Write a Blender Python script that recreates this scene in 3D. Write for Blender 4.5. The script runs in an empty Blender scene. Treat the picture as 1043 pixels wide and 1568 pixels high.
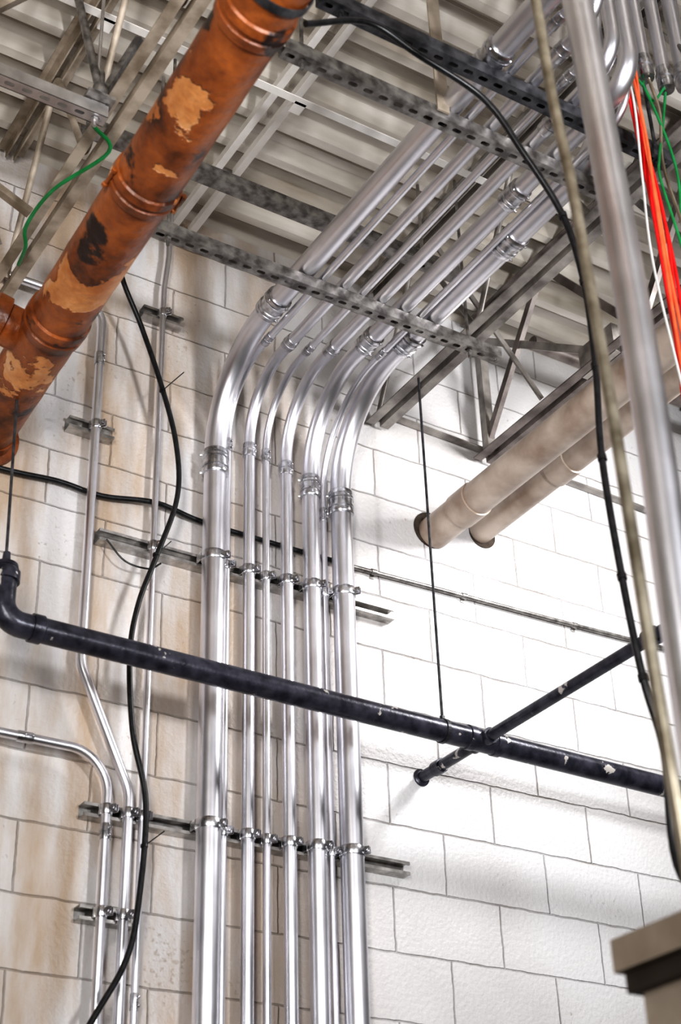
import bpy, math, random
from mathutils import Vector, Matrix
random.seed(4)
sc = bpy.context.scene
V = Vector

# ------------------------------------------------------------ materials
def newmat(name):
    m = bpy.data.materials.new(name); m.use_nodes = True
    nt = m.node_tree; b = nt.nodes['Principled BSDF']
    return m, nt, b
def N(nt, t, **kw):
    n = nt.nodes.new(t)
    for k, v in kw.items():
        if k in n.inputs: n.inputs[k].default_value = v
        else: setattr(n, k, v)
    return n
def ramp(nt, fac, stops):
    r = nt.nodes.new('ShaderNodeValToRGB'); e = r.color_ramp.elements
    while len(e) < len(stops): e.new(0.5)
    for i, (p, c) in enumerate(stops):
        e[i].position = p; e[i].color = (c[0], c[1], c[2], 1)
    nt.links.new(fac, r.inputs[0]); return r.outputs[0]
def mix(nt, fac, a, b, mode='MIX'):
    n = nt.nodes.new('ShaderNodeMix'); n.data_type = 'RGBA'; n.blend_type = mode
    for i, s in ((0, fac), (6, a), (7, b)):
        if hasattr(s, 'links'): nt.links.new(s, n.inputs[i])
        else: n.inputs[i].default_value = s if i == 0 else (s[0], s[1], s[2], 1)
    return n.outputs[2]
def simple(name, c1, c2, rough=.5, metal=0., scale=20, bump=.1, bscale=150, dist=.002, lo=.35, hi=.65, stretch=None, chips=None, chipth=.7, chipscale=14):
    m, nt, b = newmat(name)
    tc = N(nt, 'ShaderNodeTexCoord'); src = tc.outputs['Object']
    if stretch:
        mp = N(nt, 'ShaderNodeMapping'); mp.inputs['Scale'].default_value = stretch
        nt.links.new(src, mp.inputs[0]); src = mp.outputs[0]
    n = N(nt, 'ShaderNodeTexNoise', Scale=scale, Detail=6.0); nt.links.new(src, n.inputs['Vector'])
    col = ramp(nt, n.outputs['Fac'], [(lo, c1), (hi, c2)])
    if chips:
        nc = N(nt, 'ShaderNodeTexNoise', Scale=chipscale, Detail=5.0); nt.links.new(tc.outputs['Object'], nc.inputs['Vector'])
        cm = N(nt, 'ShaderNodeMapRange'); cm.inputs[1].default_value = chipth; cm.inputs[2].default_value = chipth+.02
        nt.links.new(nc.outputs['Fac'], cm.inputs[0]); col = mix(nt, cm.outputs[0], col, chips)
    nt.links.new(col, b.inputs['Base Color'])
    b.inputs['Metallic'].default_value = metal
    r = N(nt, 'ShaderNodeMapRange'); r.inputs[3].default_value = rough*.85; r.inputs[4].default_value = min(1, rough*1.2)
    nt.links.new(n.outputs['Fac'], r.inputs[0]); nt.links.new(r.outputs[0], b.inputs['Roughness'])
    n2 = N(nt, 'ShaderNodeTexNoise', Scale=bscale, Detail=3.0); nt.links.new(tc.outputs['Object'], n2.inputs['Vector'])
    bp = N(nt, 'ShaderNodeBump', Strength=bump, Distance=dist)
    nt.links.new(n2.outputs['Fac'], bp.inputs['Height']); nt.links.new(bp.outputs[0], b.inputs['Normal'])
    return m

GALV = simple('galvanized_steel', (.76,.76,.80), (.92,.92,.97), .36, 1., 5, .03, 40, .001)
GALVD = simple('dull_galvanized', (.46,.45,.45), (.74,.73,.73), .42, .9, 12, .1, 80, .001)
ZINC = simple('zinc_fitting', (.44,.44,.46), (.80,.80,.83), .28, 1., 40, .15, 200, .001)
STRUT = simple('strut_steel', (.15,.14,.135), (.42,.405,.39), .38, .7, 30, .1, 100, .001)
WSTRUT = simple('wall_strut_steel', (.34,.33,.32), (.62,.60,.58), .36, .85, 30, .1, 100, .001)
DSTRUT = simple('dark_strut_steel', (.04,.04,.045), (.12,.12,.13), .4, .5, 30, .1, 100, .001)
BLKPIPE = simple('black_iron_paint', (.026,.026,.038), (.075,.075,.100), .30, .25, 25, .3, 90, .002, chips=(.60,.57,.54), chipth=.65, chipscale=15)
BLKCAB = simple('black_cable_jacket', (.010,.010,.011), (.022,.022,.024), .35, 0, 60, .1, 200, .001)
BEIGE = simple('joist_primer_beige', (.24,.195,.145), (.58,.51,.43), .5, .1, 10, .2, 90, .002)
GREYST = simple('joist_primer_grey', (.17,.155,.145), (.48,.45,.425), .42, .3, 10, .2, 90, .002)
BROWNST = simple('joist_primer_brown', (.10,.08,.073), (.27,.235,.22), .45, .2, 10, .2, 90, .002)
WHITEST = simple('painted_angle_white', (.80,.78,.75), (.92,.90,.88), .5, 0, 10, .15, 90, .002)
TANPIPE = simple('painted_pipe_tan', (.35,.265,.21), (.64,.55,.475), .36, 0, 7, .2, 60, .002)
OLIVE = simple('aged_brass_conduit', (.22,.19,.14), (.46,.42,.34), .32, .7, 15, .1, 60, .001)
REDW = simple('red_wire', (.62,.010,.01), (.75,.02,.02), .35, 0, 20, 0, 60)
ORW = simple('orange_wire', (.80,.13,.05), (.88,.20,.08), .35, 0, 20, 0, 60)
GRNW = simple('green_wire', (.01,.19,.05), (.02,.28,.09), .35, 0, 20, 0, 60)
WHW = simple('white_wire', (.7,.7,.68), (.8,.8,.78), .4, 0, 20, 0, 60)
DARK = simple('hole_shade_dark', (.03,.02,.016), (.08,.06,.045), .8, 0, 30, .2, 80)  # dark colour painted for the shade inside the pipe openings
CONC = simple('floor_concrete', (.20,.19,.18), (.32,.30,.28), .6, 0, 3, .2, 40)
CABT = simple('cabinet_paint_beige', (.26,.215,.17), (.40,.345,.285), .5, 0, 8, .1, 60)
CABB = simple('cabinet_body_brown', (.025,.019,.015), (.055,.042,.033), .5, .1, 8, .1, 60)
DECK = simple('deck_galv_paint', (.42,.375,.315), (.86,.83,.78), .30, .2, 3, .1, 60, .001, .3, .7, (.6,3,3))

def wall_mat():
    m, nt, b = newmat('painted_block_wall')
    tc = N(nt, 'ShaderNodeTexCoord')
    sep = N(nt, 'ShaderNodeSeparateXYZ'); nt.links.new(tc.outputs['Object'], sep.inputs[0])
    cmb = N(nt, 'ShaderNodeCombineXYZ')
    ax = N(nt, 'ShaderNodeMath', operation='SUBTRACT'); ax.inputs[1].default_value = .018
    az = N(nt, 'ShaderNodeMath', operation='SUBTRACT'); az.inputs[1].default_value = .145
    nt.links.new(sep.outputs[0], ax.inputs[0]); nt.links.new(sep.outputs[2], az.inputs[0])
    nt.links.new(ax.outputs[0], cmb.inputs[0]); nt.links.new(az.outputs[0], cmb.inputs[1])
    wn = N(nt, 'ShaderNodeTexNoise', Scale=14.0, Detail=4.0); nt.links.new(tc.outputs['Object'], wn.inputs['Vector'])
    wv = N(nt, 'ShaderNodeVectorMath', operation='MULTIPLY_ADD')
    nt.links.new(wn.outputs['Color'], wv.inputs[0]); wv.inputs[1].default_value = (.012,.012,0)
    nt.links.new(cmb.outputs[0], wv.inputs[2])
    br = N(nt, 'ShaderNodeTexBrick', Scale=1.0)
    br.inputs['Mortar Size'].default_value = .0042; br.inputs['Mortar Smooth'].default_value = 1.0
    br.inputs['Brick Width'].default_value = .406; br.inputs['Row Height'].default_value = .203
    br.inputs['Color1'].default_value = (1,1,1,1); br.inputs['Color2'].default_value = (.86,.86,.86,1); br.inputs['Mortar'].default_value = (.7,.7,.7,1)
    nt.links.new(wv.outputs[0], br.inputs['Vector'])
    n1 = N(nt, 'ShaderNodeTexNoise', Scale=1.6, Detail=7.0); nt.links.new(tc.outputs['Object'], n1.inputs['Vector'])
    base = ramp(nt, n1.outputs['Fac'], [(.3, (.62,.60,.595)), (.6, (.77,.765,.775))])
    base = mix(nt, .5, base, br.outputs['Color'], 'MULTIPLY')
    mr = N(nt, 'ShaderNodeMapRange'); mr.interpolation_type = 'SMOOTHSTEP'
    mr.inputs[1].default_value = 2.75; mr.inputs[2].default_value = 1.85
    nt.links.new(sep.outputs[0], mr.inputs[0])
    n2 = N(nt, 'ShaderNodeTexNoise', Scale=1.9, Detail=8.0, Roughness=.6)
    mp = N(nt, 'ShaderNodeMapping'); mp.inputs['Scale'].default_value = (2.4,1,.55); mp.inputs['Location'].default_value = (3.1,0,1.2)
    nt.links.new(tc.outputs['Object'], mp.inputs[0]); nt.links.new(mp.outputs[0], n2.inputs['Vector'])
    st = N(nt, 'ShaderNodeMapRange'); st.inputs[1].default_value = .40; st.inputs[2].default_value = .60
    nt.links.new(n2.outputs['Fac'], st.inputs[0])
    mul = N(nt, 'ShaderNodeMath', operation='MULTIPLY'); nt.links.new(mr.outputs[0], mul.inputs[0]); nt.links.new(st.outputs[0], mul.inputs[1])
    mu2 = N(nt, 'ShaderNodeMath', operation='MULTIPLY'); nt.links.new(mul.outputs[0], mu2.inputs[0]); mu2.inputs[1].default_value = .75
    col = mix(nt, mu2.outputs[0], base, (.46,.32,.195))  # tan stains, also painting in the warm shade of the left side
    n3 = N(nt, 'ShaderNodeTexNoise', Scale=60.0, Detail=6.0); nt.links.new(tc.outputs['Object'], n3.inputs['Vector'])
    n3b = N(nt, 'ShaderNodeTexNoise', Scale=3.0, Detail=4.0); nt.links.new(tc.outputs['Object'], n3b.inputs['Vector'])
    ad = N(nt, 'ShaderNodeMath', operation='ADD'); nt.links.new(n3.outputs['Fac'], ad.inputs[0]); nt.links.new(n3b.outputs['Fac'], ad.inputs[1])
    fr = N(nt, 'ShaderNodeMapRange'); fr.inputs[1].default_value = 1.22; fr.inputs[2].default_value = 1.33
    nt.links.new(ad.outputs[0], fr.inputs[0])
    fm = N(nt, 'ShaderNodeMath', operation='MULTIPLY'); nt.links.new(fr.outputs[0], fm.inputs[0]); fm.inputs[1].default_value = .5
    col = mix(nt, fm.outputs[0], col, (.32,.25,.19))
    jm = N(nt, 'ShaderNodeMath', operation='MULTIPLY'); nt.links.new(br.outputs['Fac'], jm.inputs[0])
    jn = N(nt, 'ShaderNodeTexNoise', Scale=6.0, Detail=6.0); nt.links.new(tc.outputs['Object'], jn.inputs['Vector'])
    jr = N(nt, 'ShaderNodeMapRange'); jr.inputs[1].default_value = .42; jr.inputs[2].default_value = .70; jr.inputs[3].default_value = .0; jr.inputs[4].default_value = .65
    nt.links.new(jn.outputs['Fac'], jr.inputs[0]); nt.links.new(jr.outputs[0], jm.inputs[1])
    col = mix(nt, jm.outputs[0], col, (.29,.23,.185))
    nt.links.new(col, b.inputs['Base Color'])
    b.inputs['Roughness'].default_value = .42
    n4 = N(nt, 'ShaderNodeTexNoise', Scale=70.0, Detail=7.0); nt.links.new(tc.outputs['Object'], n4.inputs['Vector'])
    b1 = N(nt, 'ShaderNodeBump', Strength=.7, Distance=.005); nt.links.new(n4.outputs['Fac'], b1.inputs['Height'])
    inv = N(nt, 'ShaderNodeMath', operation='SUBTRACT'); inv.inputs[0].default_value = 1; nt.links.new(br.outputs['Fac'], inv.inputs[1])
    b2 = N(nt, 'ShaderNodeBump', Strength=.85, Distance=.006); nt.links.new(inv.outputs[0], b2.inputs['Height'])
    nt.links.new(b1.outputs[0], b2.inputs['Normal']); nt.links.new(b2.outputs[0], b.inputs['Normal'])
    return m
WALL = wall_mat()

def rust_mat():
    m, nt, b = newmat('peeling_orange_pipe_paint')
    tc = N(nt, 'ShaderNodeTexCoord')
    n1 = N(nt, 'ShaderNodeTexNoise', Scale=6.0, Detail=9.0, Roughness=.62); nt.links.new(tc.outputs['Object'], n1.inputs['Vector'])
    base = ramp(nt, n1.outputs['Fac'], [(.34, (.060,.020,.009)), (.47, (.25,.072,.018)), (.66, (.48,.155,.038))])
    n2 = N(nt, 'ShaderNodeTexNoise', Scale=5.0, Detail=6.0, Roughness=.54)
    mp = N(nt, 'ShaderNodeMapping'); mp.inputs['Location'].default_value = (2.3,.62,5.35); mp.inputs['Scale'].default_value = (1,1.2,1)
    nt.links.new(tc.outputs['Object'], mp.inputs[0]); nt.links.new(mp.outputs[0], n2.inputs['Vector'])
    pm = N(nt, 'ShaderNodeMapRange'); pm.inputs[1].default_value = .58; pm.inputs[2].default_value = .595
    nt.links.new(n2.outputs['Fac'], pm.inputs[0])
    pc = ramp(nt, n1.outputs['Fac'], [(.38, (.48,.17,.045)), (.52, (.68,.32,.12)), (.66, (.82,.55,.33))])
    col = mix(nt, pm.outputs[0], base, pc)
    dk = N(nt, 'ShaderNodeMapRange'); dk.inputs[1].default_value = .40; dk.inputs[2].default_value = .37
    nt.links.new(n2.outputs['Fac'], dk.inputs[0])
    col = mix(nt, dk.outputs[0], col, (.028,.013,.010))
    nt.links.new(col, b.inputs['Base Color']); b.inputs['Roughness'].default_value = .36
    n3 = N(nt, 'ShaderNodeTexNoise', Scale=40.0, Detail=6.0); nt.links.new(tc.outputs['Object'], n3.inputs['Vector'])
    b1 = N(nt, 'ShaderNodeBump', Strength=.6, Distance=.006); nt.links.new(n3.outputs['Fac'], b1.inputs['Height'])
    b2 = N(nt, 'ShaderNodeBump', Strength=.9, Distance=-.006); nt.links.new(pm.outputs[0], b2.inputs['Height']); nt.links.new(b1.outputs[0], b2.inputs['Normal'])
    nt.links.new(b2.outputs[0], b.inputs['Normal'])
    return m
RUST = rust_mat()

# ------------------------------------------------------------ mesh builder
class B:
    def __init__(s, name): s.name = name; s.v = []; s.f = []; s.mi = []; s.mats = []
    def m(s, mat):
        if mat not in s.mats: s.mats.append(mat)
        return s.mats.index(mat)
    def add(s, vs, fs, mat):
        o = len(s.v); s.v += [V(p) for p in vs]; k = s.m(mat)
        for f in fs: s.f.append([o+i for i in f]); s.mi.append(k)
    def frame(s, d, up=None):
        d = d.normalized()
        if up is None: up = V((0,0,1)) if abs(d.z) < .9 else V((0,-1,0))
        a = d.cross(V(up)).normalized(); return a, a.cross(d).normalized()
    def tube(s, pts, r, mat, seg=20, radii=None):
        pts = [V(p) for p in pts]; n = len(pts)
        t = [(pts[min(i+1,n-1)]-pts[max(i-1,0)]).normalized() for i in range(n)]
        a, b_ = s.frame(t[0]); vs = []; fs = []
        for i in range(n):
            if i:
                ax = t[i-1].cross(t[i])
                if ax.length > 1e-7:
                    R = Matrix.Rotation(t[i-1].angle(t[i]), 3, ax.normalized()); a = R @ a
                a = (a - t[i]*a.dot(t[i])).normalized()
            b_ = t[i].cross(a); rr = radii[i] if radii else r
            for k in range(seg):
                w = 2*math.pi*k/seg; vs.append(pts[i]+a*math.cos(w)*rr+b_*math.sin(w)*rr)
        for i in range(n-1):
            for k in range(seg):
                k2 = (k+1)%seg; fs.append([i*seg+k, i*seg+k2, (i+1)*seg+k2, (i+1)*seg+k])
        fs.append(list(range(seg))[::-1]); fs.append([(n-1)*seg+k for k in range(seg)])
        s.add(vs, fs, mat)
    def lathe(s, c, d, prof, mat, seg=24):
        c = V(c); d = V(d).normalized()
        pts = [c+d*t for t, r in prof]; a, b_ = s.frame(d); vs = []; fs = []
        for p, (t, r) in zip(pts, prof):
            for k in range(seg):
                w = 2*math.pi*k/seg; vs.append(p+a*math.cos(w)*r+b_*math.sin(w)*r)
        n = len(prof)
        for i in range(n-1):
            for k in range(seg):
                k2 = (k+1)%seg; fs.append([i*seg+k, i*seg+k2, (i+1)*seg+k2, (i+1)*seg+k])
        fs.append(list(range(seg))[::-1]); fs.append([(n-1)*seg+k for k in range(seg)])
        s.add(vs, fs, mat)
    def ext(s, poly, p0, p1, up, mat):
        p0 = V(p0); p1 = V(p1); d = (p1-p0).normalized(); up = V(up)
        up = (up-d*up.dot(d)).normalized(); a = d.cross(up); n = len(poly)
        vs = [p+a*x+up*y for p in (p0, p1) for x, y in poly]
        fs = [[i, (i+1)%n, n+(i+1)%n, n+i] for i in range(n)]
        fs += [list(range(n))[::-1], [n+i for i in range(n)]]
        s.add(vs, fs, mat)
    def bar(s, p0, p1, w, h, up, mat):
        s.ext([(-w/2,-h/2),(w/2,-h/2),(w/2,h/2),(-w/2,h/2)], p0, p1, up, mat)
    def box(s, lo, hi, mat, bev=0):
        x0,y0,z0 = lo; x1,y1,z1 = hi
        s.add([(x0,y0,z0),(x1,y0,z0),(x1,y1,z0),(x0,y1,z0),(x0,y0,z1),(x1,y0,z1),(x1,y1,z1),(x0,y1,z1)],
              [[0,3,2,1],[4,5,6,7],[0,1,5,4],[1,2,6,5],[2,3,7,6],[3,0,4,7]], mat)
    def angle(s, p0, p1, up, mat, leg=.038, t=.004, flip=1):
        P = [(0,0),(leg,0),(leg,t),(t,t),(t,leg),(0,leg)]
        if flip < 0: P = [(-x,y) for x,y in P][::-1]
        s.ext(P, p0, p1, up, mat)
    def perf(s, p0, p1, up, w, mat, pitch=.048, hl=.028, hw=.014, t=.0025):
        p0 = V(p0); p1 = V(p1); L = (p1-p0).length; d = (p1-p0)/L; up = V(up).normalized(); a = d.cross(up)
        n = max(1, int(L/pitch)); c = L/n; K = 16
        for i in range(n):
            o = p0+d*c*(i+.5)
            inn = []; out = []
            for k in range(K):
                w_ = 2*math.pi*(k+.5)/K; cx, sy = math.cos(w_), math.sin(w_)
                x = cx*hw/2+(hl-hw)/2*(1 if cx > 0 else -1); y = sy*hw/2; inn.append((x,y))
                m_ = max(abs(cx)/(c/2), abs(sy)/(w/2)); out.append((cx/m_, sy/m_))
            vs = []
            for off in (0, t):
                vs += [o+d*x+a*y+up*off for x,y in inn]+[o+d*x+a*y+up*off for x,y in out]
                vs += [o+d*sx*c/2+a*sy_*w/2+up*off for sx,sy_ in ((1,1),(-1,1),(-1,-1),(1,-1))]
            M = 2*K+4; fs = []
            for k in range(K):
                k2 = (k+1)%K
                x1,y1 = out[k]; x2,y2 = out[k2]
                corner = None
                if not (abs(x1-x2) < 1e-9 or abs(y1-y2) < 1e-9):
                    sx = 1 if x1+x2 > 0 else -1; sy_ = 1 if y1+y2 > 0 else -1
                    corner = {(1,1):0,(-1,1):1,(-1,-1):2,(1,-1):3}[(sx,sy_)]
                loop = [k, K+k]+([2*K+corner] if corner is not None else [])+[K+k2, k2]
                fs.append(loop); fs.append([M+q for q in loop][::-1])
                fs.append([k, k2, M+k2, M+k])
            s.add(vs, fs, mat)
    def done(s, parent=None, sharp=38):
        me = bpy.data.meshes.new(s.name); me.from_pydata([tuple(p) for p in s.v], [], s.f)
        for m_ in s.mats: me.materials.append(m_)
        me.polygons.foreach_set('material_index', s.mi)
        me.polygons.foreach_set('use_smooth', [True]*len(s.f))
        me.set_sharp_from_angle(angle=math.radians(sharp)); me.update()
        ob = bpy.data.objects.new(s.name, me); sc.collection.objects.link(ob)
        if parent: ob.parent = parent
        return ob

def fillet(pts, R, n=12):
    pts = [V(p) for p in pts]; out = [pts[0]]
    for i in range(1, len(pts)-1):
        r = R[i-1] if isinstance(R, (list,tuple)) else R
        a = (pts[i-1]-pts[i]); b = (pts[i+1]-pts[i]); th = a.angle(b)
        if math.pi-th < .02 or r == 0: out.append(pts[i]); continue
        cut = min(r/math.tan(th/2), a.length*.49 if i > 1 else a.length*.98, b.length*.49 if i < len(pts)-2 else b.length*.98); rr = cut*math.tan(th/2)
        a.normalize(); b.normalize(); c = pts[i]+(a+b).normalized()*(rr/math.sin(th/2))
        s0 = pts[i]+a*cut-c; s1 = pts[i]+b*cut-c; ang = s0.angle(s1); ax = s0.cross(s1).normalized()
        for k in range(n+1): out.append(c+Matrix.Rotation(ang*k/n, 3, ax) @ s0)
    out.append(pts[-1]); return out
def spline(pts, n=8):
    pts = [V(p) for p in pts]; P = [pts[0]*2-pts[1]]+pts+[pts[-1]*2-pts[-2]]; out = []
    for i in range(1, len(P)-2):
        for k in range(n):
            t = k/n; a,b,c,d = P[i-1],P[i],P[i+1],P[i+2]
            out.append(.5*((2*b)+(c-a)*t+(2*a-5*b+4*c-d)*t*t+(3*b-a-3*c+d)*t**3))
    out.append(pts[-1]); return out

STR = [(-.0205,0),(.0205,0),(.0205,.041),(.011,.041),(.011,.034),(.0135,.034),(.0135,.0385),(.018,.0385),(.018,.0025),(-.018,.0025),(-.018,.0385),(-.0135,.0385),(-.0135,.034),(-.011,.034),(-.011,.041),(-.0205,.041)]

def coupling(b, c, d, r, L=None, mat=ZINC):
    if L is None: L = .05+r*1.1
    h = L/2; k = r
    pr = [(-h,k*1.01),(-h,k*1.14),(-h*.93,k*1.2),(-h*.62,k*1.2),(-h*.58,k*1.1),(-h*.5,k*1.1),(-h*.46,k*1.22),(-h*.30,k*1.22),(-h*.26,k*1.12),
          (h*.26,k*1.12),(h*.30,k*1.22),(h*.46,k*1.22),(h*.5,k*1.1),(h*.58,k*1.1),(h*.62,k*1.2),(h*.93,k*1.2),(h,k*1.14),(h,k*1.01)]
    b.lathe(c, d, pr, mat)
    c = V(c); d = V(d).normalized(); a, u = b.frame(d)
    for sg in (-1, 1):
        for ang in (.9, 2.6):
            q = c+d*sg*h*.78+(a*math.cos(ang)-u*math.sin(ang))*k*1.15
            dd = (q-c-d*sg*h*.78).normalized()
            b.lathe(q, dd, [(0,.0045),(.007,.0045),(.008,.003)], mat, 6)
def setscrew(b, c, d, r, L=.05, mat=ZINC):
    h = L/2
    b.lathe(c, d, [(-h,r*1.0),(-h,r*1.16),(-h*.85,r*1.2),(-h*.12,r*1.2),(-h*.1,r*1.28),(h*.1,r*1.28),(h*.12,r*1.2),(h*.85,r*1.2),(h,r*1.16),(h,r*1.0)], mat)
    c = V(c); d = V(d).normalized()
    for sg in (-1,1):
        b.lathe(c+d*sg*h*.5+V((.35,-.93,0)).normalized()*r*1.15, (.35,-.93,0), [(0,.004),(.006,.004),(.007,.0025)], mat, 6)
def strap(b, c, r, mat=ZINC):
    c = V(c)
    b.lathe(c-V((0,0,.015)), (0,0,1), [(0,r*1.0),(0,r+.0025),(.003,r+.004),(.027,r+.004),(.03,r+.0025),(.03,r*1.0)], mat)
    q = c+V((r*.62,-r*.8,0)); dd = V((.62,-.78,0)).normalized(); tt = V((.78,.62,0))
    for sg in (-1,1):
        b.bar(q+tt*sg*.005, q+dd*.02+tt*sg*.005, .022, .003, tt, mat)
    b.lathe(q+dd*.011-tt*.016, tt, [(0,.006),(.005,.006),(.006,.0035),(.026,.0035),(.027,.006),(.032,.006)], mat, 6)
    for sg in (-1,1):
        b.bar(c+V((sg*(r+.003),r*.2,0)), c+V((sg*(r+.003),r,0)), .028, .003, (1,0,0), mat)

# ------------------------------------------------------------ room shell
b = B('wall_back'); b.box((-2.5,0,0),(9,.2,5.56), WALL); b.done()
b = B('floor'); b.box((-2.5,-6,-.1),(9,0,0), CONC); b.done()
b = B('ceiling')
y = .2; prof = []
pitch = .152
while y > -6:
    prof += [(y,5.548),(y-.034,5.548),(y-.056,5.603),(y-.088,5.610),(y-.095,5.603),(y-.102,5.610),(y-.130,5.603)]
    y -= pitch
vs = [(x,p[0],p[1]) for x in (-2.5,9) for p in prof]; n = len(prof)
b.add(vs, [[i,i+1,n+i+1,n+i] for i in range(n-1)], DECK)
b.box((-2.5,-6,5.63),(9,.2,5.70), DECK)
b.done()

# ------------------------------------------------------------ joists
def joist(name, x, y0, y1, zb, zt, mat, panel=.6, web=.011, leg=.04, flat=False, ph=0.):
    b = B(name)
    for sg in (-1,1):
        b.angle((x+sg*.012,y0,zb),(x+sg*.012,y1,zb),(0,0,1),mat,leg,.005,-sg)
        b.angle((x+sg*.012,y0,zt),(x+sg*.012,y1,zt),(0,0,-1),mat,leg,.005,sg)
    y = y0+ph
    pts = [(x,y,zb+.02)]
    k = 0
    while y > y1+panel/2:
        y -= panel/2; k += 1
        pts.append((x,y,(zt-.02) if k%2 else (zb+.02)))
    if flat:
        for p,q in zip(pts,pts[1:]): b.bar(p,q,.03,.02,(1,0,0),mat)
    else:
        b.tube(fillet(pts,.02,4), web, mat, 10)
    return b
joist('steel_roof_joist', 1.195, -.02, -3.6, 4.885, 5.54, BEIGE, .62, .011, .034, ph=-.1).done()
joist('steel_roof_joist', 2.66, -.02, -3.6, 4.90, 5.54, GREYST, .62, .010, .036).done()
b = joist('steel_roof_joist', 3.14, -.02, -3.6, 4.90, 5.54, BROWNST, .9, .012, .036, flat=True)
b.bar((3.14,-.06,4.92),(3.14,-.06,5.5),.035,.035,(1,0,0),GREYST)
b.bar((3.14,-.06,5.45),(3.14,-.75,4.93),.03,.006,(1,0,0),GREYST)
b.box((3.125,-.80,4.90),(3.155,-.62,5.02),GREYST)
b.done()
joist('steel_roof_joist', 4.3, -.02, -3.6, 4.90, 5.54, GREYST, .62, .012, .04).done()
b = B('purlin_angle_pair')
for x in (1.822,1.892):
    b.bar((x,-.01,5.50),(x,-3.6,5.50),.026,.03,(0,0,1),WHITEST)
for k in range(5): b.box((1.835,-.35-.6*k,5.495),(1.879,-.30-.6*k,5.51),GREYST)
b.done()
b = B('bridging_bar'); b.angle((.3,-.84,5.37),(2.62,-.84,5.37),(0,0,1),WHITEST,.028,.004)
for x in (1.195,1.86): b.box((x-.02,-.85,5.37),(x+.02,-.80,5.385),WHITEST)
b.done()
b = B('bridging_channel')
b.ext([(-.025,0),(.025,0),(.025,.045),(.021,.045),(.021,.004),(-.021,.004),(-.021,.045),(-.025,.045)],(1.24,-.58,5.17),(2.64,-.58,5.17),(0,0,1),STRUT)
for x in (1.5,2.5): b.tube([(x,-.58,5.17),(x,-.58,5.545)],.006,GREYST,8)
b.done()
b = B('wall_ledger_angle'); b.angle((2.72,-.004,4.96),(4.2,-.004,4.92),(0,0,1),GREYST,.03,.006); b.done()
b = B('sway_bracing')
for p,q in (((2.68,-.35,4.92),(3.12,-.35,5.50)),((3.12,-.42,4.94),(2.68,-.42,5.50)),((3.16,-.9,4.95),(4.28,-.9,5.5)),((3.16,-.96,5.5),(4.28,-.96,4.95))):
    b.angle(p,q,(0,1,0),GREYST,.022,.004)
b.tube([(3.2,-.3,5.30),(4.28,-.3,5.30)],.028,BROWNST,16)
b.done()

# ------------------------------------------------------------ trapeze struts
def trapeze(name, x0, x1, y, ztop, mat, rods=(), rodtop=5.545):
    b = B(name); zb = ztop-.041
    b.perf((x0,y,zb),(x1,y,zb),(0,0,1),.041,mat)
    for sg in (-1,1):
        b.bar((x0,y+sg*.0193,zb+.0205),(x1,y+sg*.0193,zb+.0205),.0025,.041,(0,0,1),mat)
        b.bar((x0,y+sg*.0155,ztop-.001),(x1,y+sg*.0155,ztop-.001),.009,.002,(0,0,1),mat)
    for x in rods:
        b.tube([(x,y,zb-.03),(x,y,rodtop)],.0055,mat,8)
        b.lathe((x,y,zb-.012),(0,0,1),[(0,.011),(.009,.011)],mat,6); b.lathe((x,y,ztop),(0,0,1),[(0,.011),(.009,.011)],mat,6)
        b.box((x-.02,y-.02,ztop-.001),(x+.02,y+.02,ztop+.003),mat)
    return b
ZT = 4.829
trapeze('perforated_strut_channel',1.45,2.72,-.665,ZT,STRUT,(1.50,2.60)).done()
b = trapeze('perforated_strut_channel',1.44,2.60,-1.45,ZT,STRUT,(1.50,2.56))
b.bar((1.935,-1.475,ZT-.02),(1.925,-1.475,5.545),.04,.006,(0,1,0),BEIGE)
b.done()
trapeze('perforated_strut_channel',1.44,2.60,-1.64,ZT,DSTRUT,(1.50,2.56)).done()
trapeze('perforated_strut_channel',.3,1.15,-.985,4.84,GALVD,(.6,1.12)).done()

# ------------------------------------------------------------ conduit bank
W = -.043
def bank(x, r, R, ycoup, zcoup, yend, mids=(), big=False, strapz=(4.12,3.235), up=.1):
    b = B('electrical_conduit'); y0 = W-r; zc = ZT+r
    pts = [(x,y0,0),(x,y0,zc),(x,yend,zc),(x,yend,5.545)]
    b.tube(fillet(pts,[R,up],20), r, GALV, 32 if big else 18)
    cf = coupling if big else setscrew
    cf(b,(x,y0,zcoup),(0,0,1),r); cf(b,(x,ycoup,zc),(0,1,0),r)
    for m_ in mids: cf(b,(x,m_,zc),(0,1,0),r)
    for z in strapz: strap(b,(x,y0,z),r)
    return b.done()
bank(1.972,.0365,.35,-.47,4.475,-2.25,(-1.66,),True,up=.2)
bank(2.030,.0125,.24,-.33,4.58,-2.05,(-1.86,))
bank(2.108,.0195,.24,-.34,4.58,-1.95,(-1.78,))
bank(2.175,.0125,.25,-.35,4.585,-1.86,(-1.72,))
bank(2.248,.021,.27,-.38,4.55,-1.84,(-1.55,))
bank(2.338,.029,.33,-.47,4.50,-1.80,(-1.27,),True)
bank(2.398,.0110,.36,-.45,4.42,-1.72)
bank(2.455,.0365,.36,-.53,4.465,-1.56,(-1.09,),True,up=.16)

for i,(x0,x1,z) in enumerate([(1.60,2.68,4.12),(1.605,2.69,3.235),(1.475,1.63,4.50),(1.71,1.86,5.045),(1.61,1.775,2.945)]):
    b = B('wall_strut_channel'); b.ext(STR,(x0,0,z),(x1,0,z),(0,-1,0),WSTRUT); b.done()

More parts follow.
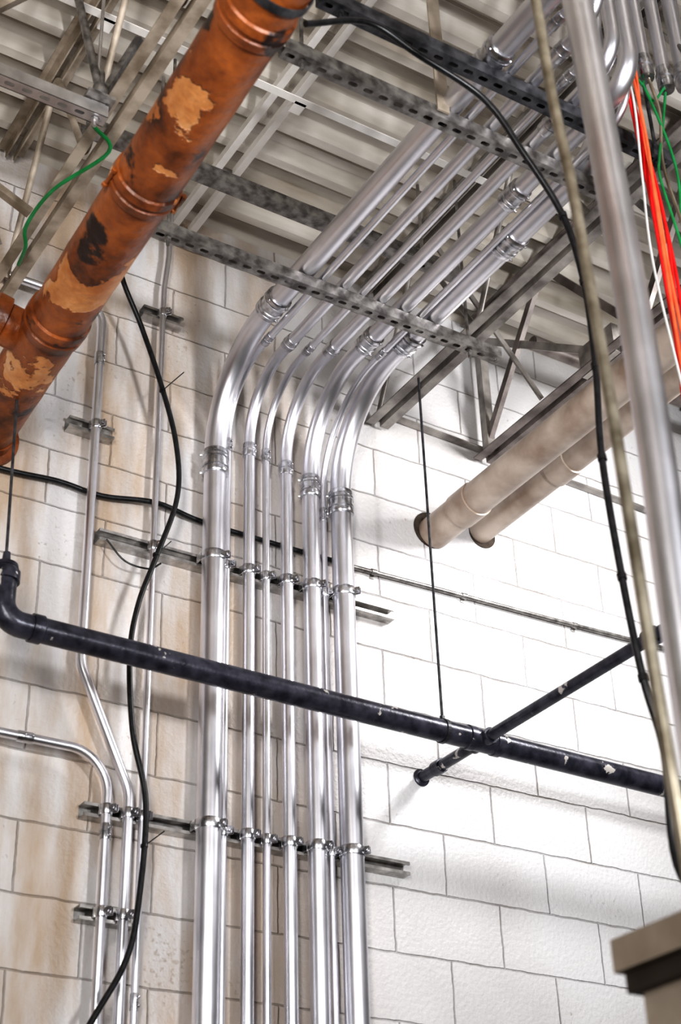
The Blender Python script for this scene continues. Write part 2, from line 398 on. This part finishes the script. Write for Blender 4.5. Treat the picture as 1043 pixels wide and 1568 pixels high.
def wc(pts, r, Rs, coups=(), straps=()):
    b = B('electrical_conduit'); y = W-r
    b.tube(fillet([(p[0],y,p[1]) for p in pts],Rs,12), r, GALV, 18)
    for c in coups: setscrew(b,(c[0],y,c[1]),c[2],r,.045)
    for s_ in straps: strap(b,(s_[0],y,s_[1]),r)
    return b.done()
wc([(.5,4.975),(1.555,4.975),(1.56,3.66),(1.73,3.30),(1.73,0)],.0145,[.07,.12,.12],[(1.555,4.76,(0,0,1))],[(1.558,4.50),(1.73,3.235),(1.73,2.945)])
wc([(1.788,5.545),(1.788,5.30),(1.775,5.15),(1.775,0)],.0105,[.1,.1],[(1.775,2.72,(0,0,1))],[(1.775,5.045),(1.775,4.12),(1.775,3.235)])
wc([(.5,3.40),(1.665,3.40),(1.665,0)],.0135,[.12],[(1.41,3.40,(1,0,0)),(1.665,3.17,(0,0,1))],[(1.665,3.235),(1.665,2.945)])

# ------------------------------------------------------------ orange pipe
b = B('rusty_orange_pipe')
oz, r = 4.38, .084
def ox(y): return 1.1925+.036*(y+.661)
path = [V((ox(-3.2),-3.2,oz)),V((ox(0),-.002,oz))]
pp = []
for i,(p,q) in enumerate(zip(path,path[1:])):
    k = max(1,int((q-p).length/.05))
    for j in range(k): pp.append(p.lerp(q,j/k))
pp.append(path[-1])
rad = [r*(1+random.uniform(-.010,.010)) for _ in pp]
b.tube(pp,r,RUST,40,rad)
def collar(y,k=1.0):
    b.lathe((ox(y),y,oz),(.036,1,0),[(-.035*k,r),(-.03*k,r+.006),(-.008*k,r+.008),(-.005*k,r+.003),(.005*k,r+.003),(.008*k,r+.007),(.03*k,r+.005),(.035*k,r)],RUST,40)
collar(-1.228); collar(-.62,1.2); collar(-1.83)
for dx in (1,-1):
    b.lathe((ox(-1.228)+dx*(r+.010),-1.258,oz-.02),(0,1,0),[(0,.008),(.01,.008),(.011,.005),(.055,.005),(.056,.008),(.066,.008)],RUST,6)
b.lathe((ox(-.5)-.05,-.50,oz+.02),(-1,0,.20),[(0,.062),(.065,.062),(.07,.075),(.11,.075),(.115,.055),(.7,.055)],RUST,28)
b.lathe((ox(0),-.002,oz),(0,-1,0),[(0,.115),(.008,.113),(.014,.09),(.05,.088)],RUST,40)
b.done()
b = B('pipe_clevis_hanger'); hy = -1.93; hx = ox(hy)
ring = [(hx+math.cos(t)*(r+.005),hy,oz+math.sin(t)*(r+.005)) for t in [2*math.pi*i/40 for i in range(41)]]
for p,q in zip(ring,ring[1:]): b.bar(p,q,.022,.004,(V(p)-V((hx,hy,oz))),DSTRUT)
b.tube([(hx,hy,oz+r+.006),(hx,hy,5.545)],.006,DSTRUT,8)
b.lathe((hx,hy,oz+r+.006),(0,0,1),[(0,.012),(.014,.012)],DSTRUT,6)
b.done()

# ------------------------------------------------------------ black horizontal pipe
b = B('black_gas_pipe')
yb = -.333; r = .035
b.tube(fillet([(1.215,yb,3.74),(1.215,yb,3.585),(4.4,yb,3.545)],.06,10), r, BLKPIPE, 28)
b.lathe((1.215,yb,3.70),(0,0,1),[(0,r),(0,r+.007),(.03,r+.007),(.034,r+.002)],BLKPIPE,28)
b.lathe((1.30,yb,3.584),(1,0,-.0125),[(0,r),(0,r+.005),(.03,r+.005),(.034,r)],BLKPIPE,28)
b.lathe((2.72,yb,3.566),(1,0,-.0125),[(0,r),(.002,r+.004),(.025,r+.004),(.027,r+.001),(.10,r+.001),(.102,r+.004),(.125,r+.004),(.127,r)],BLKPIPE,28)
b.tube([(2.78,-.008,3.565),(2.78,-1.16,3.565)],.0185,BLKPIPE,20)
for y_ in (-.30,-.372): b.lathe((2.78,y_,3.565),(0,1,0),[(-.012,.0185),(-.012,.026),(.012,.026),(.012,.0185)],BLKPIPE,20)
b.lathe((2.78,-.10,3.565),(0,1,0),[(-.02,.0185),(-.02,.024),(.02,.024),(.02,.0185)],BLKPIPE,20)
b.lathe((2.78,-.001,3.565),(0,-1,0),[(0,.030),(.004,.029),(.008,.022)],BLKPIPE,20)
b.tube(fillet([(2.78,-1.14,3.565),(2.78,-1.2,3.565),(4.2,-1.2,3.565)],.03,8),.0185,BLKPIPE,20)
b.lathe((2.78,-1.12,3.565),(0,1,0),[(-.02,.0185),(-.02,.027),(.02,.027),(.02,.0185)],BLKPIPE,20)
b.done()
def hanger(name,x,y,z0,z1,rp,mat=STRUT,x1=None):
    b = B(name); x1 = x if x1 is None else x1
    b.tube([(x,y,z0+rp+.006),(x1,y,z1)],.0045,mat,8)
    P = [(x,y+math.cos(t)*(rp+.002),z0+math.sin(t)*(rp+.002)) for t in [2*math.pi*i/28 for i in range(29)]]
    for p,q in zip(P,P[1:]): b.bar(p,q,.012,.002,(V(p)-V((x,y,z0))),DSTRUT)
    b.lathe((x,y,z0+rp+.004),(0,0,1),[(0,.009),(.010,.009)],mat,6)
    b.done()
hanger('pipe_hanger_rod',2.635,yb,3.567,4.90,.0355,DSTRUT,2.63)
b = B('pipe_hanger_rod'); b.tube([(1.215,yb,3.745),(1.200,yb,4.294)],.0045,DSTRUT,8)
b.lathe((1.215,yb,3.741),(0,0,1),[(0,.036),(.012,.034),(.02,.012),(.05,.010)],BLKPIPE,16); b.done()

# ------------------------------------------------------------ wall penetrating pipes
b = B('painted_drain_pipe')
b.tube([(2.892,-.003,4.52),(2.905,-3.3,4.54)],.061,TANPIPE,32)
b.lathe((2.893,-.22,4.521),(0,1,0),[(-.05,.061),(-.048,.066),(.048,.066),(.05,.061)],TANPIPE,32)
b.lathe((2.882,-.001,4.530),(0,-1,0),[(0,.072),(.003,.072)],DARK,32)  # dark disc painted as the shaded wall opening around the pipe
b.done()
b = B('painted_drain_pipe')
b.tube([(3.105,-.003,4.59),(3.085,-3.3,4.59)],.048,TANPIPE,32)
b.lathe((3.102,-.5,4.59),(0,1,0),[(-.05,.048),(-.048,.054),(.048,.054),(.05,.048)],TANPIPE,32)
b.lathe((3.115,-.001,4.583),(0,-1,0),[(0,.058),(.003,.058)],DARK,32)  # second dark disc, shade of the opening put into its colour
b.done()

# ------------------------------------------------------------ thin wall cable/tube
b = B('wall_cable')
b.tube(spline([(.9,-.02,4.27),(1.27,-.02,4.265),(1.46,-.02,4.278),(1.61,-.02,4.27),(1.79,-.03,4.295),(1.96,-.02,4.28),(2.27,-.02,4.275),(2.45,-.02,4.275)],6),.009,BLKCAB,10)
b.done()
b = B('thin_wall_tube')
b.tube([(2.46,-.014,4.275),(2.9,-.014,4.285),(3.4,-.014,4.295),(4.4,-.014,4.325)],.0085,STRUT,10)
for x,z in ((2.62,4.279),(3.0,4.287),(3.5,4.297)):
    b.lathe((x-.01,-.014,z),(1,0,.02),[(0,.0085),(0,.0115),(.02,.0115),(.02,.0085)],STRUT,10); b.box((x-.008,-.004,z-.02),(x+.008,-.001,z-.006),STRUT)
b.done()

# ------------------------------------------------------------ black cables
cabL = [(1.50,-.35,5.10),(1.55,-.2,5.03),(1.66,-.14,4.88),(1.74,-.14,4.67),(1.80,-.14,4.46),(1.81,-.14,4.26),(1.75,-.13,4.03),(1.70,-.13,3.86),(1.68,-.13,3.69),(1.70,-.13,3.45),(1.75,-.13,3.24),(1.74,-.13,2.96),(1.71,-.13,2.80),(1.62,-.13,2.63),(1.50,-.13,2.40)]
b = B('black_cable'); b.tube(spline(cabL,8),.0085,BLKCAB,10)
for p,q in (((1.745,-.14,4.65),(1.81,-.16,4.735)),((1.75,-.13,3.12),(1.80,-.15,3.165)),((1.75,-.13,4.04),(1.79,-.15,4.09))):
    b.tube([p,q],.0018,BLKCAB,6); b.lathe(p,(0,.1,1),[(-.004,.0105),(.004,.0105)],BLKCAB,10)
b.done()
cab = [(1.36,4.60),(1.54,4.71),(1.69,4.68),(1.89,4.63),(2.00,4.50),(2.11,4.33),(2.15,4.13),(2.15,3.87),(2.13,3.60),(2.14,3.29),(2.16,3.05),(2.19,2.89),(2.19,2.62)]
b = B('black_cable'); pts = [(x,-1.7,z) for x,z in cab]+[(2.14,-1.95,2.44),(2.08,-2.12,2.335)]
b.tube(spline(pts,8),.0085,BLKCAB,10)
for k in (5,6,7,8,9,10):
    x,z = cab[k]; b.lathe((x,-1.7,z),(0,.1,1),[(-.008,.011),(.008,.011)],BLKCAB,10)
b.done()
b = B('black_cable'); b.tube(spline([(1.62,-.05,4.10),(1.68,-.06,4.035),(1.76,-.06,4.03),(1.80,-.06,4.06)],6),.003,BLKCAB,8); b.done()

# ------------------------------------------------------------ foreground verticals
b = B('steel_riser_conduit')
b.tube(spline([(1.745,-2.2,5.545),(1.752,-2.2,4.75),(1.765,-2.2,4.41),(1.775,-2.2,4.01),(1.785,-2.2,3.6),(1.785,-2.2,3.2),(1.775,-2.2,2.85),(1.775,-2.2,2.332)],8),.0335,GALV,40)
b.lathe((1.775,-2.2,2.332),(0,0,1),[(0,.045),(.03,.045),(.032,.036)],ZINC,24)
b.done()
b = B('flexible_olive_conduit')
b.tube(spline([(1.62,-2.2,5.0),(1.64,-2.2,4.34),(1.65,-2.2,4.03),(1.668,-2.2,3.82),(1.68,-2.2,3.53),(1.69,-2.2,3.25),(1.695,-2.2,2.96),(1.702,-2.2,2.62),(1.712,-2.2,2.332)],8),.0115,OLIVE,20)
b.done()

# ------------------------------------------------------------ stub conduits with loose wires, top right
stubs = [(2.42,.034,5.10),(2.508,.020,5.05),(2.585,.020,5.045),(2.67,.024,5.10)]
for x,r,z in stubs:
    b = B('conduit_stub'); b.tube([(x,-1.7,z),(x,-1.7,5.545)],r,GALV,24)
    b.lathe((x,-1.7,z),(0,0,1),[(-.01,r*.75),(-.01,r*1.15),(.0,r*1.25),(.02,r*1.25),(.023,r*1.1),(.03,r*1.1),(.033,r*1.3),(.05,r*1.3),(.053,r*1.12),(.075,r*1.12),(.077,r)],ZINC,24)
    b.done()
b = B('loose_electrical_wires')
def wire(p, mat, r=.004, y=-1.7, off=0):
    b.tube(spline([(x+off,y+random.uniform(-.01,.01),z) for x,z in p],8), r, mat, 8)
red = [(2.41,5.085),(2.412,5.05),(2.43,4.79),(2.455,4.49),(2.45,4.2),(2.44,3.98),(2.42,3.6)]
org = [(2.42,5.085),(2.425,5.0),(2.43,4.75),(2.425,4.54),(2.42,4.25),(2.43,3.89),(2.45,3.6)]
grn = [(2.505,5.035),(2.49,5.0),(2.515,4.90),(2.55,4.78),(2.55,4.65),(2.54,4.45),(2.56,4.1)]
grn2 = [(2.585,5.03),(2.545,4.87),(2.50,4.72),(2.48,4.62),(2.52,4.4),(2.56,4.0)]
blk = [(2.51,5.035),(2.53,4.9),(2.52,4.7),(2.55,4.4),(2.57,4.0)]
for o in (0,.008,-.007,.015): wire(red,REDW,.0045,-1.7,o)
for o in (0,.012): wire(org,ORW,.0045,-1.72,o)
wire([(2.43,5.085),(2.44,4.9),(2.47,4.6),(2.485,4.3),(2.48,3.9),(2.5,3.6)],REDW,.0045,-1.69)
wire([(2.41,5.085),(2.42,4.9),(2.41,4.6),(2.40,4.3),(2.42,3.9)],WHW,.0035,-1.71)
wire(grn,GRNW); wire(grn2,GRNW); wire(blk,OLIVE,.005); wire([(2.43,5.085),(2.49,5.0),(2.53,4.97),(2.57,5.03)],GRNW,.004)
b.done()

# ------------------------------------------------------------ green wire & clamps at left
b = B('green_ground_wire')
b.tube(spline([(1.15,-.90,4.862),(1.225,-.84,4.85),(1.15,-.62,4.85),(1.14,-.44,4.85),(1.17,-.36,4.84),(1.19,-.25,4.86)],8),.006,GRNW,8); b.done()
b = B('beam_clamp')
b.box((1.08,-1.03,4.845),(1.16,-.95,4.857),STRUT); b.lathe((1.13,-.985,4.86),(0,0,1),[(0,.016),(.03,.016),(.034,.022),(.06,.022),(.064,.012),(.12,.010)],STRUT,12)
b.tube([(1.13,-.985,4.9),(1.0,-.985,5.4)],.012,STRUT,10)
b.bar((1.14,-.98,4.9),(1.21,-1.05,5.1),.02,.02,(0,0,1),STRUT)
b.done()
b = B('cross_bracing')
b.bar((.75,-1.08,4.90),(1.19,-1.08,5.50),.03,.03,(0,1,0),BEIGE)
b.bar((.6,-.4,5.2),(1.16,-.4,4.94),.025,.025,(0,1,0),BEIGE)
b.bar((1.13,-.2,4.95),(.7,-.6,5.45),.025,.025,(0,1,0),GREYST)
b.angle((.3,-1.35,5.30),(1.16,-1.35,5.30),(0,0,1),WHITEST,.03,.004)
b.done()

# ------------------------------------------------------------ cabinet bottom right
b = B('electrical_cabinet')
X0 = 1.668
b.box((X0,-3.0,2.278),(2.45,-2.05,2.33),CABT)
b.box((X0+.012,-2.99,2.245),(2.44,-2.062,2.278),CABB)
b.box((X0+.050,-2.98,0),(2.43,-2.08,2.245),CABB)
b.box((X0+.030,-2.17,0),(X0+.08,-2.078,2.245),CABT)
b.box((X0+.043,-2.95,1.2),(X0+.051,-2.25,2.17),CABB)
b.done()

# ------------------------------------------------------------ lights
def area(name, loc, tgt, size, e, col, sy=None, spread=math.pi):
    l = bpy.data.lights.new(name,'AREA'); l.energy = e; l.color = col; l.size = size; l.spread = spread
    if sy: l.shape = 'RECTANGLE'; l.size_y = sy
    o = bpy.data.objects.new(name,l); sc.collection.objects.link(o); o.location = loc
    o.rotation_euler = (V(tgt)-V(loc)).to_track_quat('-Z','Y').to_euler(); return o
area('wall_washer_lamp',(3.8,-1.5,4.75),(2.95,0,4.2),.4,16.5,(1,.99,.985),None,math.radians(130))
area('conduit_highlight_fill',(-1.0,-4.6,2.8),(1.9,-.3,4.7),.5,54,(1,.965,.93),2.2,math.radians(120))  # added unseen light, gives the conduits a bright centre streak
area('deck_fill_light',(2.2,-5.2,3.0),(2.2,-.5,5.5),.5,58,(.97,.98,1),None,math.radians(120))  # added unseen light, brings out the deck flutes from below
w = bpy.data.worlds.new('world'); sc.world = w; w.use_nodes = True
bg = w.node_tree.nodes['Background']; bg.inputs[0].default_value = (.93,.885,.87,1); bg.inputs[1].default_value = .095

# ------------------------------------------------------------ camera
f,pit,yaw,roll = 2418.98,.55725,.56919,-.03188
F = V((math.sin(yaw)*math.cos(pit),math.cos(yaw)*math.cos(pit),math.sin(pit)))
r0 = V((math.cos(yaw),-math.sin(yaw),0)); u0 = r0.cross(F)
R = r0*math.cos(roll)+u0*math.sin(roll); U = -r0*math.sin(roll)+u0*math.cos(roll)
cd = bpy.data.cameras.new('camera'); co = bpy.data.objects.new('camera',cd); sc.collection.objects.link(co)
M = Matrix((R,U,-F)).transposed().to_4x4(); M.translation = V((0,-3.912,1.6)); co.matrix_world = M
cd.sensor_fit = 'HORIZONTAL'; cd.sensor_width = 36; cd.lens = 36*f/1043
cd.dof.use_dof = True; cd.dof.focus_distance = 5.2; cd.dof.aperture_fstop = 5.0
sc.camera = co
sc.view_settings.view_transform = 'Standard'
try: sc.view_settings.look = 'High Contrast'
except Exception: pass
